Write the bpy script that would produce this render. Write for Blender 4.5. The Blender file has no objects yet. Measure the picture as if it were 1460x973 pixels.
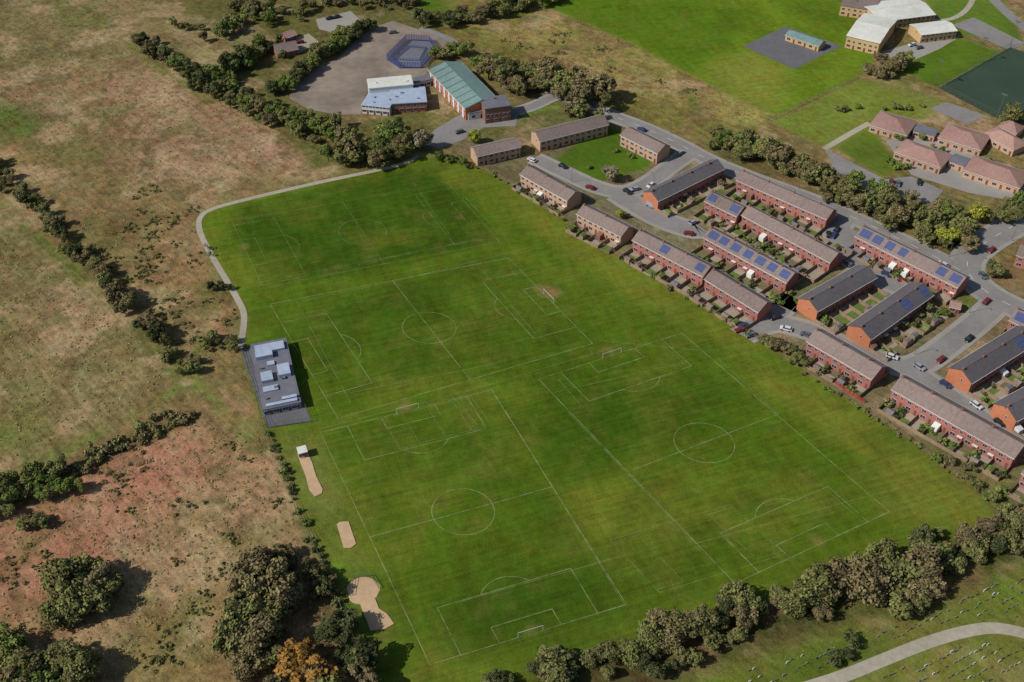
import bpy, bmesh, math, random
import numpy as np
from mathutils import Vector
random.seed(7); rng=np.random.default_rng(11)
F=1543.0; D0=math.radians(41.5); H=253.0
sd,cd=math.sin(D0),math.cos(D0)
def g(px,py):
    """survey coordinates of the aerial picture -> metres on the ground plane"""
    u=(px-730)/F; v=(py-486.5)/F
    t=H/(sd+v*cd)
    return Vector((t*u, t*(cd-v*sd), 0))
def G(l): return [g(*p) for p in l]
def S(r,g_,b,k=1.0):
    o=[]
    for c in (r,g_,b):
        c/=255.0
        o.append(k*(c/12.92 if c<=.04045 else ((c+.055)/1.055)**2.4))
    return o
scene=bpy.context.scene
COL=scene.collection
# ---------------------------------------------------------------- materials
class NT:
    def __init__(s,name):
        s.m=bpy.data.materials.new(name); s.m.use_nodes=True
        s.t=s.m.node_tree; s.b=s.t.nodes['Principled BSDF']
    def n(s,ty,**k):
        x=s.t.nodes.new(ty)
        for a,b in k.items(): setattr(x,a,b)
        return x
    def l(s,a,b): s.t.links.new(a,b)
    def math(s,op,a,b=None,clamp=False):
        x=s.n('ShaderNodeMath',operation=op); x.use_clamp=clamp
        for i,v in enumerate((a,b)):
            if v is None: continue
            if isinstance(v,(int,float)): x.inputs[i].default_value=v
            else: s.l(v,x.inputs[i])
        return x.outputs[0]
    def noise(s,vec,scale,detail=4,rough=.55):
        x=s.n('ShaderNodeTexNoise'); x.inputs['Scale'].default_value=scale
        x.inputs['Detail'].default_value=detail; x.inputs['Roughness'].default_value=rough
        if vec is not None: s.l(vec,x.inputs['Vector'])
        return x.outputs['Fac']
    def scale(s,col,f):
        x=s.n('ShaderNodeVectorMath',operation='SCALE')
        if isinstance(col,(list,tuple)): x.inputs[0].default_value=col[:3]
        else: s.l(col,x.inputs[0])
        s.l(f,x.inputs['Scale']); return x.outputs[0]
    def pos(s): return s.n('ShaderNodeNewGeometry').outputs['Position']
def mat(name,col,var=.35,scale=.6,rough=.9,spec=.2,obj=0.0,metal=0,coarse=.05,cv=.25):
    q=NT(name); p=q.pos()
    n1=q.noise(p,scale,4,.65)
    n2=q.noise(p,coarse,2)
    f=q.math('ADD',q.math('MULTIPLY',q.math('SUBTRACT',n1,.5),2*var),1.0)
    f=q.math('ADD',f,q.math('MULTIPLY',q.math('SUBTRACT',n2,.5),2*cv))
    if obj:
        r=q.n('ShaderNodeObjectInfo').outputs['Random']
        f=q.math('MULTIPLY',f,q.math('ADD',q.math('MULTIPLY',r,obj*2),1-obj))
    q.l(q.scale(col,f),q.b.inputs['Base Color'])
    q.b.inputs['Roughness'].default_value=rough
    q.b.inputs['Specular IOR Level'].default_value=spec
    q.b.inputs['Metallic'].default_value=metal
    return q.m
M={}
M['brick_red']=mat('brick_red',S(152,98,88),.35,1.2,.9,obj=.15)
M['brick_orange']=mat('brick_orange',S(178,114,82),.3,1.2,obj=.08)
M['brick_pink']=mat('brick_pink',S(174,142,118),.25,1.5,obj=.08)
M['brick_dark']=mat('brick_dark',S(128,92,80),.25,1.5)
M['tan_wall']=mat('tan_wall',S(184,154,112),.15,1.0)
M['render_white']=mat('render_white',S(192,195,198),.2,.8)
M['roof_brown']=mat('roof_brown',S(120,106,100),.45,1.0,obj=.14)
M['roof_dark']=mat('roof_dark',S(92,88,90),.45,1.0,obj=.1)
M['roof_pink']=mat('roof_pink',S(150,118,108),.4,1.0,obj=.1)
M['roof_teal']=mat('roof_teal',S(108,132,128),.35,.6,.6)
M['roof_white']=mat('roof_white',S(200,200,190),.25,.4,.7)
M['roof_blue']=mat('roof_blue',S(154,166,184),.35,.5,.7)
M['roof_grey']=mat('roof_grey',S(104,104,112),.3,.4)
M['upvc']=mat('white_frame',S(205,205,200),.05,1)
M['glass']=mat('window_glass',(.03,.035,.045),.4,.8,.12,.5)
M['door']=mat('door_paint',S(110,70,60),.3,.2)
M['solar']=mat('solar_panel',S(74,84,122),.35,.9,.25,.5)
M['fence']=mat('fence_timber',S(138,118,98),.3,.7)
M['metal']=mat('fence_metal',S(92,98,88),.1,1,.6)
M['blue']=mat('blue_paint',S(66,76,130),.2,1,.6)
M['asphalt']=mat('asphalt',S(126,123,120),.22,.6,.9,coarse=.08,cv=.3)
M['asphalt_dark']=mat('asphalt_dark',S(98,97,100),.25,.7,coarse=.1)
M['pave']=mat('pavement_slabs',S(142,138,130),.25,.8)
M['gravel']=mat('gravel_hardstanding',S(128,116,104),.4,.25,coarse=.04,cv=.65)
M['path']=mat('path_gravel',S(156,149,132),.35,.6)
M['sand']=mat('sand_pit',S(180,152,120),.3,.5)
M['astro']=mat('artificial_turf',S(52,68,54),.15,.4)
M['stone']=mat('grave_stone',S(140,138,128),.4,.5)
M['bark']=mat('bark',S(92,82,66),.3,1.5)
M['rubber']=mat('tyre',(.02,.02,.02),.2,2)
M['white']=mat('white_paint',S(215,215,208),.1,1)
M['plot_green']=mat('garden_lawn',S(92,108,50),.4,.7)
M['plot_tan']=mat('garden_paving',S(148,138,120),.4,.7)
M['plot_soil']=mat('garden_soil',S(108,100,72),.4,.8)
CARS=[mat('car_paint_%s'%n,S(*c),.03,1,.3,.5) for n,c in (('white',(190,190,190)),('black',(35,36,40)),('silver',(140,143,148)),('red',(120,34,32)),('blue',(46,60,100)),('grey',(90,94,100)))]
def leafmat(name,col,col2):
    q=NT(name)
    a=q.n('ShaderNodeAttribute'); a.attribute_name='shade'
    r=q.n('ShaderNodeObjectInfo').outputs['Random']
    mx=q.n('ShaderNodeMix',data_type='RGBA'); mx.inputs[6].default_value=(*col,1); mx.inputs[7].default_value=(*col2,1)
    n=q.noise(q.pos(),.15,2); 
    fa=q.math('ADD',q.math('MULTIPLY',r,.7),q.math('MULTIPLY',q.math('SUBTRACT',n,.35),1.0),True)
    q.l(fa,mx.inputs[0])
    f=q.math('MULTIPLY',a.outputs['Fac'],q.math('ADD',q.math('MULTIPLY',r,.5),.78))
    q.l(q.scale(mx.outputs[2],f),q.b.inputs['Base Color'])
    q.b.inputs['Roughness'].default_value=.95; q.b.inputs['Specular IOR Level'].default_value=.1
    return q.m
L_={'olive':leafmat('foliage_olive',S(114,110,70),S(100,106,58)),
    'brown':leafmat('foliage_brown',S(120,108,78),S(108,100,66)),
    'green':leafmat('foliage_green',S(92,110,50),S(106,116,60)),
    'dark':leafmat('foliage_dark',S(66,74,44),S(80,84,52)),
    'yellow':leafmat('foliage_yellow',S(146,146,58),S(126,134,52)),
    'orange':leafmat('foliage_orange',S(150,112,54),S(132,104,56)),
    'pale':leafmat('twigs_pale',S(140,130,106),S(124,116,92)),
    'tussock':leafmat('tussock_grass',S(140,126,88),S(124,120,74))}
# ---------------------------------------------------------------- mesh helper
class MB:
    def __init__(s): s.v=[];s.f=[];s.m=[]
    def poly(s,pts,mi=0):
        i=len(s.v); s.v+= [tuple(p) for p in pts]; s.f.append(tuple(range(i,i+len(pts)))); s.m.append(mi)
    def box(s,x0,x1,y0,y1,z0,z1,mi=0):
        i=len(s.v)
        s.v+=[(x0,y0,z0),(x1,y0,z0),(x1,y1,z0),(x0,y1,z0),(x0,y0,z1),(x1,y0,z1),(x1,y1,z1),(x0,y1,z1)]
        for f in ((0,3,2,1),(4,5,6,7),(0,1,5,4),(1,2,6,5),(2,3,7,6),(3,0,4,7)):
            s.f.append(tuple(i+k for k in f)); s.m.append(mi)
    def prism(s,bot,top,mi=0):
        i=len(s.v); n=len(bot); s.v+=[tuple(p) for p in bot]+[tuple(p) for p in top]
        s.f.append(tuple(i+k for k in reversed(range(n)))); s.m.append(mi)
        s.f.append(tuple(i+n+k for k in range(n))); s.m.append(mi)
        for k in range(n):
            j=(k+1)%n; s.f.append((i+k,i+j,i+n+j,i+n+k)); s.m.append(mi)
    def tube(s,a,b,r0,r1,n=6,mi=0):
        a=Vector(a);b=Vector(b);d=(b-a).normalized()
        x=d.orthogonal().normalized(); y=d.cross(x)
        A=[a+(x*math.cos(t)+y*math.sin(t))*r0 for t in [2*math.pi*k/n for k in range(n)]]
        B=[b+(x*math.cos(t)+y*math.sin(t))*r1 for t in [2*math.pi*k/n for k in range(n)]]
        s.prism(A,B,mi)
    def seg(s,a,b,w,z0,z1,mi=0):
        a=Vector(a);b=Vector(b); d=(b-a); d.z=0
        if d.length<1e-4: return
        d.normalize(); n=Vector((-d.y,d.x,0))*w/2
        P=[a-n,b-n,b+n,a+n]
        s.prism([(p.x,p.y,z0) for p in P],[(p.x,p.y,z1) for p in P],mi)
    def mesh(s,name,mats):
        me=bpy.data.meshes.new(name); me.from_pydata(s.v,[],s.f)
        for m in mats: me.materials.append(m)
        me.polygons.foreach_set('material_index',s.m); me.update(); return me
    def obj(s,name,mats,parent=None):
        if not s.f: return None
        o=bpy.data.objects.new(name,s.mesh(name,mats if isinstance(mats,list) else [mats])); COL.objects.link(o)
        if parent: o.parent=parent
        return o
# ---------------------------------------------------------------- ground
X0,X1,Y0,Y1,R=-350,370,105,660,.8
xs=np.arange(X0,X1,R); ys=np.arange(Y0,Y1,R)
NX,NY=len(xs),len(ys)
XX,YY=np.meshgrid(xs,ys)
def vnoise(cell,seed,octv=3):
    r=np.random.default_rng(seed); out=np.zeros((NY,NX)); amp=1;tot=0
    for o in range(octv):
        c=cell/(2**o); gx=(XX-X0)/c; gy=(YY-Y0)/c
        A=r.random((int(gy.max())+3,int(gx.max())+3))
        ix=gx.astype(int);iy=gy.astype(int);fx=gx-ix;fy=gy-iy
        fx=fx*fx*(3-2*fx);fy=fy*fy*(3-2*fy)
        out+=amp*((A[iy,ix]*(1-fx)+A[iy,ix+1]*fx)*(1-fy)+(A[iy+1,ix]*(1-fx)+A[iy+1,ix+1]*fx)*fy)
        tot+=amp; amp*=.55
    return out/tot
WX=vnoise(14,1)-.5; WY=vnoise(14,2)-.5
WX2=vnoise(40,3)-.5; WY2=vnoise(40,4)-.5
def inpoly(P,warp):
    x=XX+WX*warp+WX2*warp*1.2; y=YY+WY*warp+WY2*warp*1.2
    m=np.zeros(x.shape,bool); n=len(P)
    for i in range(n):
        a,b=P[i],P[(i+1)%n]
        if abs(a[1]-b[1])<1e-9: continue
        c=((a[1]>y)!=(b[1]>y))&(x<(b[0]-a[0])*(y-a[1])/(b[1]-a[1])+a[0])
        m^=c
    return m.astype(float)
def blur(m,r):
    k=max(0,int(r/R))
    if k<1: return m
    for _ in range(2):
        for ax in (0,1):
            p=np.pad(m,[(k+1,k) if a==ax else (0,0) for a in (0,1)],mode='edge')
            c=np.cumsum(p,axis=ax)
            m=(c[2*k+1:]-c[:-(2*k+1)]) if ax==0 else (c[:,2*k+1:]-c[:,:-(2*k+1)])
            m=m/(2*k+1)
    return m
def segdist(P):
    d=np.full(XX.shape,1e9)
    for a,b in zip(P[:-1],P[1:]):
        dx,dy=b[0]-a[0],b[1]-a[1]; L=dx*dx+dy*dy
        t=np.clip(((XX-a[0])*dx+(YY-a[1])*dy)/L,0,1)
        d=np.minimum(d,np.hypot(XX-a[0]-t*dx,YY-a[1]-t*dy))
    return d
col=np.zeros((NY,NX,3)); col[:]=S(118,110,72)
mown=np.zeros((NY,NX)); rough=np.ones((NY,NX))
def zone(P,c,warp=5,soft=2,op=1,mw=None,rg=None):
    global col,mown,rough
    m=blur(inpoly([(q.x,q.y) for q in G(P)],warp),soft)*op
    col=col*(1-m[...,None])+np.array(S(*c))*m[...,None]
    if mw is not None: mown=mown*(1-m)+mw*m
    if rg is not None: rough=rough*(1-m)+rg*m
def line(P,c,w,op=1,wob=2):
    global col
    d=segdist([(q.x,q.y) for q in G(P)])+ (WX*wob)
    m=np.clip(1.5-d/w,0,1)*op
    col=col*(1-m[...,None])+np.array(S(*c))*m[...,None]
zone([(-150,-60),(140,-60),(330,150),(430,200),(440,240),(290,290),(230,310),(150,200),(-150,130)],(127,116,83),8,6)
zone([(-150,-60),(110,-60),(190,70),(100,100),(-150,110)],(115,110,75),8,4)
zone([(90,120),(220,90),(330,170),(420,212),(430,240),(250,250),(180,200)],(141,121,95),14,6,.9)
zone([(330,170),(400,200),(430,235),(380,235)],(150,125,104),8,3,.8)
zone([(-20,150),(50,155),(75,190),(20,205),(-20,190)],(84,107,48),12,4,.9)
zone([(-150,205),(140,230),(270,300),(300,400),(330,470),(335,520),(265,535),(200,440),(60,300),(-150,250)],(126,113,77),8,4)
zone([(-150,290),(10,295),(110,390),(180,450),(262,540),(180,600),(-150,760)],(116,111,73),2,2)
zone([(-150,540),(60,580),(60,640),(-150,740)],(94,106,52),14,6,.7)
zone([(0,360),(180,480),(230,545),(150,590),(20,500)],(129,120,84),14,6,.8)
zone([(-150,760),(120,650),(270,580),(340,560),(380,620),(430,760),(500,900),(530,1060),(-150,1060)],(143,117,89),6,4)
zone([(110,670),(200,640),(290,650),(250,740),(110,745)],(158,117,96),14,5,.9)
zone([(-50,760),(180,750),(230,800),(180,850),(-50,870)],(156,115,94),14,6,.9)
zone([(200,720),(380,640),(420,760),(330,850),(230,820)],(148,127,97),12,6,.8)
zone([(180,835),(230,830),(230,885),(185,880)],(98,122,48),12,4,.6)
zone([(265,600),(380,600),(395,640),(300,640)],(98,112,54),14,4,.7)
zone([(170,880),(340,880),(330,1000),(170,1000)],(114,112,66),14,6,.7)
zone([(150,840),(190,845),(200,900),(160,900)],(70,66,46),6,3,.5)  # cast shadow of the tree clump, painted into the ground colour
zone([(390,775),(440,790),(500,900),(470,960),(410,880)],(72,70,42),6,3,.8)  # tree shadow on the heath, put in as dark ground colour
line([(262,548),(200,585),(100,640),(-20,695)],(102,116,62),2.2,.8)
line([(300,440),(270,540),(340,600),(375,640)],(96,116,54),2.5,.7,6)
line([(0,120),(60,100),(130,85),(190,75)],(146,132,98),1.6,.6)
line([(120,10),(180,60),(230,100),(300,145)],(96,106,54),2.5,.7)
line([(0,285),(60,345),(130,410),(200,470),(262,545)],(90,104,50),3,.7)
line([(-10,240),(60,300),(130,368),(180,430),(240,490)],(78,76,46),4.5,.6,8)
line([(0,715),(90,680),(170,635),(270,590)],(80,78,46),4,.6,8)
for i in range(7):
    line([(-60+i*36,330+i*12),(60+i*30,470+i*12),(120+i*22,600-i*8)],(96,98,60),.9,.35,3)
zone([(300,-60),(640,-60),(640,40),(600,100),(620,215),(450,240),(330,150),(250,60)],(96,98,56),6,3)
zone([(245,40),(365,30),(370,70),(300,90)],(140,134,98),10,3,.9)
zone([(420,90),(530,50),(560,60),(430,160),(400,140)],(108,106,70),3,2)
zone([(540,-60),(660,-60),(650,20),(600,15)],(78,108,36),3,2,1,.5,.6)
# sports field
FIELD=[(590,226),(500,249),(400,272),(325,289),(292,300),(283,318),(298,358),(328,408),(350,447),(345,496),(375,606),(395,640),(425,720),(455,780),(480,850),(508,905),(530,960),(540,1060),(700,1060),(800,960),(900,925),(1000,885),(1130,845),(1210,820),(1300,790),(1400,765),(1425,740),(1405,705),(1330,650),(1260,600),(1150,530),(1080,482),(1000,435),(930,395),(870,360),(820,322),(740,270),(690,243),(640,222)]
zone(FIELD,(88,107,37),1.0,1,1,1,.6)
zone([(600,235),(500,256),(400,279),(305,303),(300,320),(370,480),(450,600),(480,680),(560,860),(600,950),(760,935),(900,885),(1300,765),(1360,740),(1290,690),(1080,540),(900,430),(760,330),(690,280)],(75,99,27),4,5,1,1,.6)
zone([(330,298),(590,238),(640,262),(718,342),(380,412),(340,350)],(53,79,21),3,3,.9)
zone([(400,300),(560,270),(640,330),(470,370)],(60,87,23),8,6,.6)
zone([(400,440),(740,370),(860,490),(480,600)],(70,94,27),4,4,.7)
zone([(480,440),(600,410),(690,500),(560,560)],(62,87,23),8,6,.7)
zone([(690,390),(730,375),(820,470),(780,480)],(78,98,34),3,3,.5)
zone([(700,590),(900,520),(1100,590),(900,660),(760,660)],(57,85,21),8,8,.9)
zone([(530,620),(700,570),(760,700),(560,740)],(62,89,23),8,8,.8)
zone([(790,700),(950,685),(990,775),(870,830)],(106,117,43),4,4,.85)
zone([(1000,730),(1180,680),(1240,730),(1060,800)],(84,104,34),5,5,.6)
zone([(740,700),(795,690),(875,850),(840,860)],(58,85,23),3,4,.6)
zone([(610,870),(860,800),(880,860),(620,940)],(60,86,24),4,4,.8)
zone([(650,890),(870,820),(880,850),(660,920)],(52,80,21),5,4,.6)
zone([(1230,690),(1300,660),(1400,715),(1410,745),(1300,760)],(106,114,48),5,6,.8)
zone([(1100,530),(1260,610),(1400,710),(1380,725),(1240,660),(1060,540)],(106,114,46),4,3,.85)
zone([(690,246),(820,325),(940,400),(1090,492),(1060,500),(900,420),(760,330)],(100,110,42),4,3,.85)
zone([(600,228),(660,232),(700,270),(640,262)],(94,113,41),3,3,.7)
zone([(700,345),(860,420),(900,470),(800,420)],(88,106,37),6,5,.6)
for (a,b,r,o) in ((785,418,3.2,.9),(770,410,2.5,.5),(440,512,2.5,.6),(577,580,2,.5),(866,500,2.3,.5),(758,896,2.2,.3),(348,352,2,.4),(655,310,2,.3),(1165,770,2.2,.35),(620,466,2,.25),(1003,631,2,.2)):
    p=g(a,b); d=np.hypot(XX-p.x,YY-p.y)+WX*4; m=np.clip(1.4-d/r,0,1)*o
    col=col*(1-m[...,None])+np.array(S(128,112,78))*m[...,None]
line([(405,690),(440,770),(470,830),(500,905),(520,950)],(120,116,80),1.4,.5,2)
zone([(385,612),(450,620),(500,730),(560,880),(540,960),(500,900),(430,740)],(90,104,46),3,2,.8,.4,.7)
zone([(470,790),(500,800),(505,815),(478,812)],(96,132,40),2,1,.6)
# north east
zone([(640,-60),(860,-60),(900,60),(1110,165),(1020,200),(860,160),(700,110),(640,60)],(116,113,62),4,4)
zone([(700,50),(800,20),(900,60),(1000,110),(990,160),(880,130),(780,75)],(142,134,80),6,4,.9)
zone([(1000,120),(1105,165),(1060,182),(1000,170)],(140,135,80),5,3,.8)
line([(690,45),(760,40),(830,60),(900,95),(960,120),(1030,125)],(154,145,98),1.3,.6)
line([(985,125),(990,165)],(94,116,48),2,.7)
zone([(770,-60),(1260,-60),(1245,100),(1108,164),(1010,120),(900,62),(770,5)],(90,116,31),1,1,1,.8,.6)
zone([(770,-60),(1000,-60),(1060,40),(990,105),(900,62),(770,5)],(77,106,27),3,3,.8)
zone([(1060,-60),(1230,-60),(1200,30),(1120,30)],(80,108,29),6,5,.6)
zone([(1010,90),(1090,70),(1140,110),(1100,160),(1020,122)],(120,128,60),10,6,.8)
zone([(1100,175),(1230,110),(1340,140),(1330,165),(1180,212)],(104,121,52),2,2,1,.6,.7)
zone([(1230,90),(1330,100),(1335,150),(1250,130)],(106,112,62),6,2,.8)
zone([(1280,95),(1365,52),(1428,76),(1335,126)],(81,109,35),1,1,1,.8,.4)
zone([(1290,-60),(1400,-60),(1460,60),(1370,50),(1330,20)],(85,111,43),1,1,1,.6,.5)
zone([(1190,210),(1240,182),(1290,240),(1258,252)],(87,107,41),1,1,1,.5,.5)
# residential ground
zone([(620,195),(780,130),(860,165),(1000,215),(1100,262),(1380,385),(1600,460),(1600,760),(1460,735),(1410,705),(1330,648),(1260,598),(1150,528),(1080,480),(1000,432),(930,392),(870,357),(820,320),(740,268),(690,240)],(110,108,82),1,1,1,0,.9)
zone([(790,228),(860,178),(940,205),(925,240),(850,262),(800,240)],(75,104,33),1,1,1,.5,.4)
zone([(650,190),(740,150),(800,140),(830,165),(750,200)],(98,104,62),3,2)
zone([(745,150),(795,140),(800,155),(755,165)],(104,124,58),1,1)
zone([(660,95),(720,110),(735,135),(700,110)],(90,114,48),2,1)
zone([(1000,215),(1040,200),(1180,240),(1400,330),(1370,370),(1230,312),(1100,262)],(98,97,62),3,2)
zone([(1320,600),(1460,690),(1460,760),(1400,720),(1330,652)],(108,107,62),4,2,.7)
zone([(1370,410),(1410,430),(1390,445),(1350,430)],(80,112,40),1,1)
# belt and cemetery
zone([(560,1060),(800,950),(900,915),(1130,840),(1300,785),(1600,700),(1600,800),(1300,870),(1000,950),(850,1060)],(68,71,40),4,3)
zone([(820,1060),(1000,955),(1300,872),(1460,795),(1620,780),(1620,1060)],(95,112,45),3,3,1,.3,.8)
zone([(1000,965),(1230,900),(1300,930),(1100,1010)],(70,92,34),6,5,.7)  # tree shadows on the cemetery grass, painted as a darker green
nA=vnoise(30,21,4); nB=vnoise(10,22,4); nC=vnoise(60,23,4)
rr=np.clip((rough-.55)/.45,0,1)
def mixin(m,c):
    global col
    col=col*(1-m[...,None])+np.array(S(*c))*m[...,None]
mixin(np.clip((nA-.59)*7,0,1)*rr*(1-mown)*.5,(90,102,50))
mixin(np.clip((vnoise(20,41,5)-.56)*9,0,1)*rr*(1-mown)*.4,(138,108,84))
mixin(np.clip((nB-.57)*9,0,1)*rr*(1-mown)*.55,(88,78,52))
mixin(np.clip((vnoise(16,29,4)-.55)*9,0,1)*rr*(1-mown)*.5,(164,145,115))
mixin(np.clip((vnoise(4.5,43,2)-.6)*9,0,1)*rr*(1-mown)*.4,(82,80,48))
mixin(np.clip((vnoise(22,31,5)-.55)*8,0,1)*mown*.3,(108,114,46))
mixin(np.clip((vnoise(26,35,5)-.56)*8,0,1)*mown*.35,(52,77,23))
mixin(np.clip((vnoise(7,33,3)-.6)*8,0,1)*mown*.16,(114,108,62))
col*= (1+(nC-.5)*.35+(nB-.5)*.25*(.4+rr))[...,None]
mm=mown[...,None]
col=col*(np.array([.985,.975,.8])*mm+np.array([.985,.955,.92])*(1-mm))
# extend to horizon as one sheet
ex=[4000,1800,900,450,200]
xs2=np.concatenate([[X0-e for e in ex],xs,[xs[-1]+e for e in ex[::-1]]])
ys2=np.concatenate([[Y0-e for e in ex],ys,[ys[-1]+e for e in ex[::-1]]])
pad=lambda a:np.pad(a,[(5,5),(5,5)]+([(0,0)] if a.ndim==3 else []),mode='edge')
col2,mw2,rg2=pad(col),pad(mown),pad(rough)
avg=np.array(S(102,104,60))
for k in range(5):
    w=[1,1,1,.8,.5][k]
    for sl in ((k,slice(None)),(-1-k,slice(None)),(slice(None),k),(slice(None),-1-k)):
        col2[sl]=col2[sl]*(1-w)+avg*w
AX,AY=np.meshgrid(xs2,ys2); ny,nx=AX.shape
V=np.stack([AX,AY,np.zeros_like(AX)],-1).reshape(-1,3)
idx=np.arange(nx*ny).reshape(ny,nx)
Q=np.stack([idx[:-1,:-1],idx[:-1,1:],idx[1:,1:],idx[1:,:-1]],-1).reshape(-1,4)
def fastmesh(name,V,Q):
    me=bpy.data.meshes.new(name)
    me.vertices.add(len(V)); me.vertices.foreach_set('co',np.ascontiguousarray(V,dtype=np.float32).ravel())
    me.loops.add(Q.size); me.loops.foreach_set('vertex_index',Q.astype(np.int32).ravel())
    me.polygons.add(len(Q)); me.polygons.foreach_set('loop_start',(np.arange(len(Q))*4).astype(np.int32))
    me.update(calc_edges=True); return me
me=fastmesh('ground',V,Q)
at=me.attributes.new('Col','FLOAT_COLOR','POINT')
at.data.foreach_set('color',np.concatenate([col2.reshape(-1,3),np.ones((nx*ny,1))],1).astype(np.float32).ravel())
at=me.attributes.new('Msk','FLOAT_COLOR','POINT')
at.data.foreach_set('color',np.stack([mw2.ravel(),rg2.ravel(),np.zeros(nx*ny),np.ones(nx*ny)],1).astype(np.float32).ravel())
ground=bpy.data.objects.new('ground',me); COL.objects.link(ground)
pa,pb=g(613,948),g(893,862); ANG=math.atan2(pb.y-pa.y,pb.x-pa.x)
pc,pd=g(0,290),g(240,530); ANG2=math.atan2(pd.y-pc.y,pd.x-pc.x)
q=NT('ground_cover'); p=q.pos()
c=q.n('ShaderNodeAttribute'); c.attribute_name='Col'
mk=q.n('ShaderNodeAttribute'); mk.attribute_name='Msk'
sp=q.n('ShaderNodeSeparateColor'); q.l(mk.outputs['Color'],sp.inputs[0])
mw,rg=sp.outputs[0],sp.outputs[1]
n1=q.noise(p,.35,5,.72); n2=q.noise(p,1.8,1,.7); n3=q.noise(p,.06,3,.6)
f=q.math('MULTIPLY',q.math('SUBTRACT',n1,.5),2.3)
f=q.math('ADD',f,q.math('MULTIPLY',q.math('SUBTRACT',n2,.5),1.4))
f=q.math('MULTIPLY',f,q.math('ADD',q.math('MULTIPLY',rg,1.0),-.15))
def streak(ang,sx,sy,sc):
    mp=q.n('ShaderNodeMapping'); mp.vector_type='TEXTURE'
    mp.inputs['Rotation'].default_value=(0,0,ang); mp.inputs['Scale'].default_value=(sx,sy,1)
    q.l(p,mp.inputs['Vector']); return q.noise(mp.outputs[0],sc,2,.6)
s1=streak(ANG,22,1.2,1); s2=streak(ANG+math.pi/2,40,3.2,1); s3=streak(ANG2,12,1.3,1)
s=q.math('ADD',q.math('MULTIPLY',q.math('SUBTRACT',s1,.5),.9),q.math('MULTIPLY',q.math('SUBTRACT',s2,.5),.6))
f=q.math('ADD',f,q.math('MULTIPLY',s,q.math('MULTIPLY',mw,.75)))
f=q.math('ADD',f,q.math('MULTIPLY',q.math('SUBTRACT',s3,.5),q.math('MULTIPLY',q.math('SUBTRACT',1.0,mw),.9)))
f=q.math('ADD',f,q.math('MULTIPLY',q.math('SUBTRACT',n3,.5),.6))
f=q.math('ADD',f,.97); f=q.math('MAXIMUM',f,.22)
tint=q.n('ShaderNodeMix',data_type='RGBA'); tint.inputs[6].default_value=(1.14,.98,.95,1); tint.inputs[7].default_value=(.96,1.01,.97,1)
q.l(q.math('MULTIPLY',q.math('SUBTRACT',q.noise(p,.12,3,.6),.37),3.4,True),tint.inputs[0])
vm=q.n('ShaderNodeVectorMath',operation='MULTIPLY'); q.l(c.outputs['Color'],vm.inputs[0]); q.l(tint.outputs[2],vm.inputs[1])
q.l(q.scale(vm.outputs[0],f),q.b.inputs['Base Color'])
q.b.inputs['Roughness'].default_value=1; q.b.inputs['Specular IOR Level'].default_value=.02
bp=q.n('ShaderNodeBump'); bp.inputs['Distance'].default_value=.7
q.l(q.math('MULTIPLY',rg,.6),bp.inputs['Strength']); q.l(n1,bp.inputs['Height']); q.l(bp.outputs[0],q.b.inputs['Normal'])
me.materials.append(q.m)
# ---------------------------------------------------------------- sheets and ribbons
ZZ=[.03]
def nz(): ZZ[0]+=.004; return ZZ[0]
def sheet(name,P,m,z=None):
    z=nz() if z is None else z
    bm=bmesh.new(); vs=[bm.verts.new((p.x,p.y,z)) for p in G(P)]
    f=bm.faces.new(vs); bm.normal_update()
    if f.normal.z<0: f.normal_flip()
    bmesh.ops.triangulate(bm,faces=bm.faces[:])
    me=bpy.data.meshes.new(name); bm.to_mesh(me); bm.free(); me.materials.append(m)
    o=bpy.data.objects.new(name,me); COL.objects.link(o); return o
def smooth(P,it=2):
    for _ in range(it):
        Qn=[P[0]]
        for a,b in zip(P[:-1],P[1:]): Qn+=[a*.75+b*.25,a*.25+b*.75]
        P=Qn+[P[-1]]
    return P
def ribbon_pts(P,w,off=0):
    Lp=[];Rp=[]
    for i,p in enumerate(P):
        a=P[max(0,i-1)];b=P[min(len(P)-1,i+1)]; d=(b-a).normalized(); n=Vector((-d.y,d.x,0))
        Lp.append(p+n*(off+w/2)); Rp.append(p+n*(off-w/2))
    return Lp,Rp
def ribbon(name,P,w,m,z=None,world=False,off=0,it=2,dash=None):
    z=nz() if z is None else z
    P=smooth(P if world else G(P),it)
    mb=MB()
    if dash:
        a,b=dash; Qn=[P[0]]
        for s,e in zip(P[:-1],P[1:]):
            k=max(1,int((e-s).length/1.0))
            Qn+=[s.lerp(e,(i+1)/k) for i in range(k)]
        i=0
        while i+a<len(Qn):
            Lp,Rp=ribbon_pts(Qn[i:i+a+1],w,off)
            for k in range(len(Lp)-1): mb.poly([(*Rp[k].xy,z),(*Rp[k+1].xy,z),(*Lp[k+1].xy,z),(*Lp[k].xy,z)])
            i+=a+b
    else:
        Lp,Rp=ribbon_pts(P,w,off)
        for k in range(len(Lp)-1): mb.poly([(*Rp[k].xy,z),(*Rp[k+1].xy,z),(*Lp[k+1].xy,z),(*Lp[k].xy,z)])
    return mb.obj(name,m)
sheet('gravel_yard',[(560,30),(590,40),(612,47),(640,58),(625,75),(612,88),(606,118),(585,116),(560,120),(540,124),(520,135),(518,150),(514,163),(490,164),(470,162),(440,156),(412,140),(415,128),(425,118),(450,100),(480,85),(505,60),(530,40)],M['gravel'])
sheet('school_yard',[(600,205),(620,185),(645,170),(665,160),(700,165),(742,150),(735,180),(690,182),(660,200),(625,212)],M['asphalt'])
sheet('car_park',[(450,28),(500,16),(515,30),(480,48),(455,42)],M['pave'])
sheet('driveway',[(400,62),(440,48),(455,60),(420,80)],M['plot_tan'])
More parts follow.
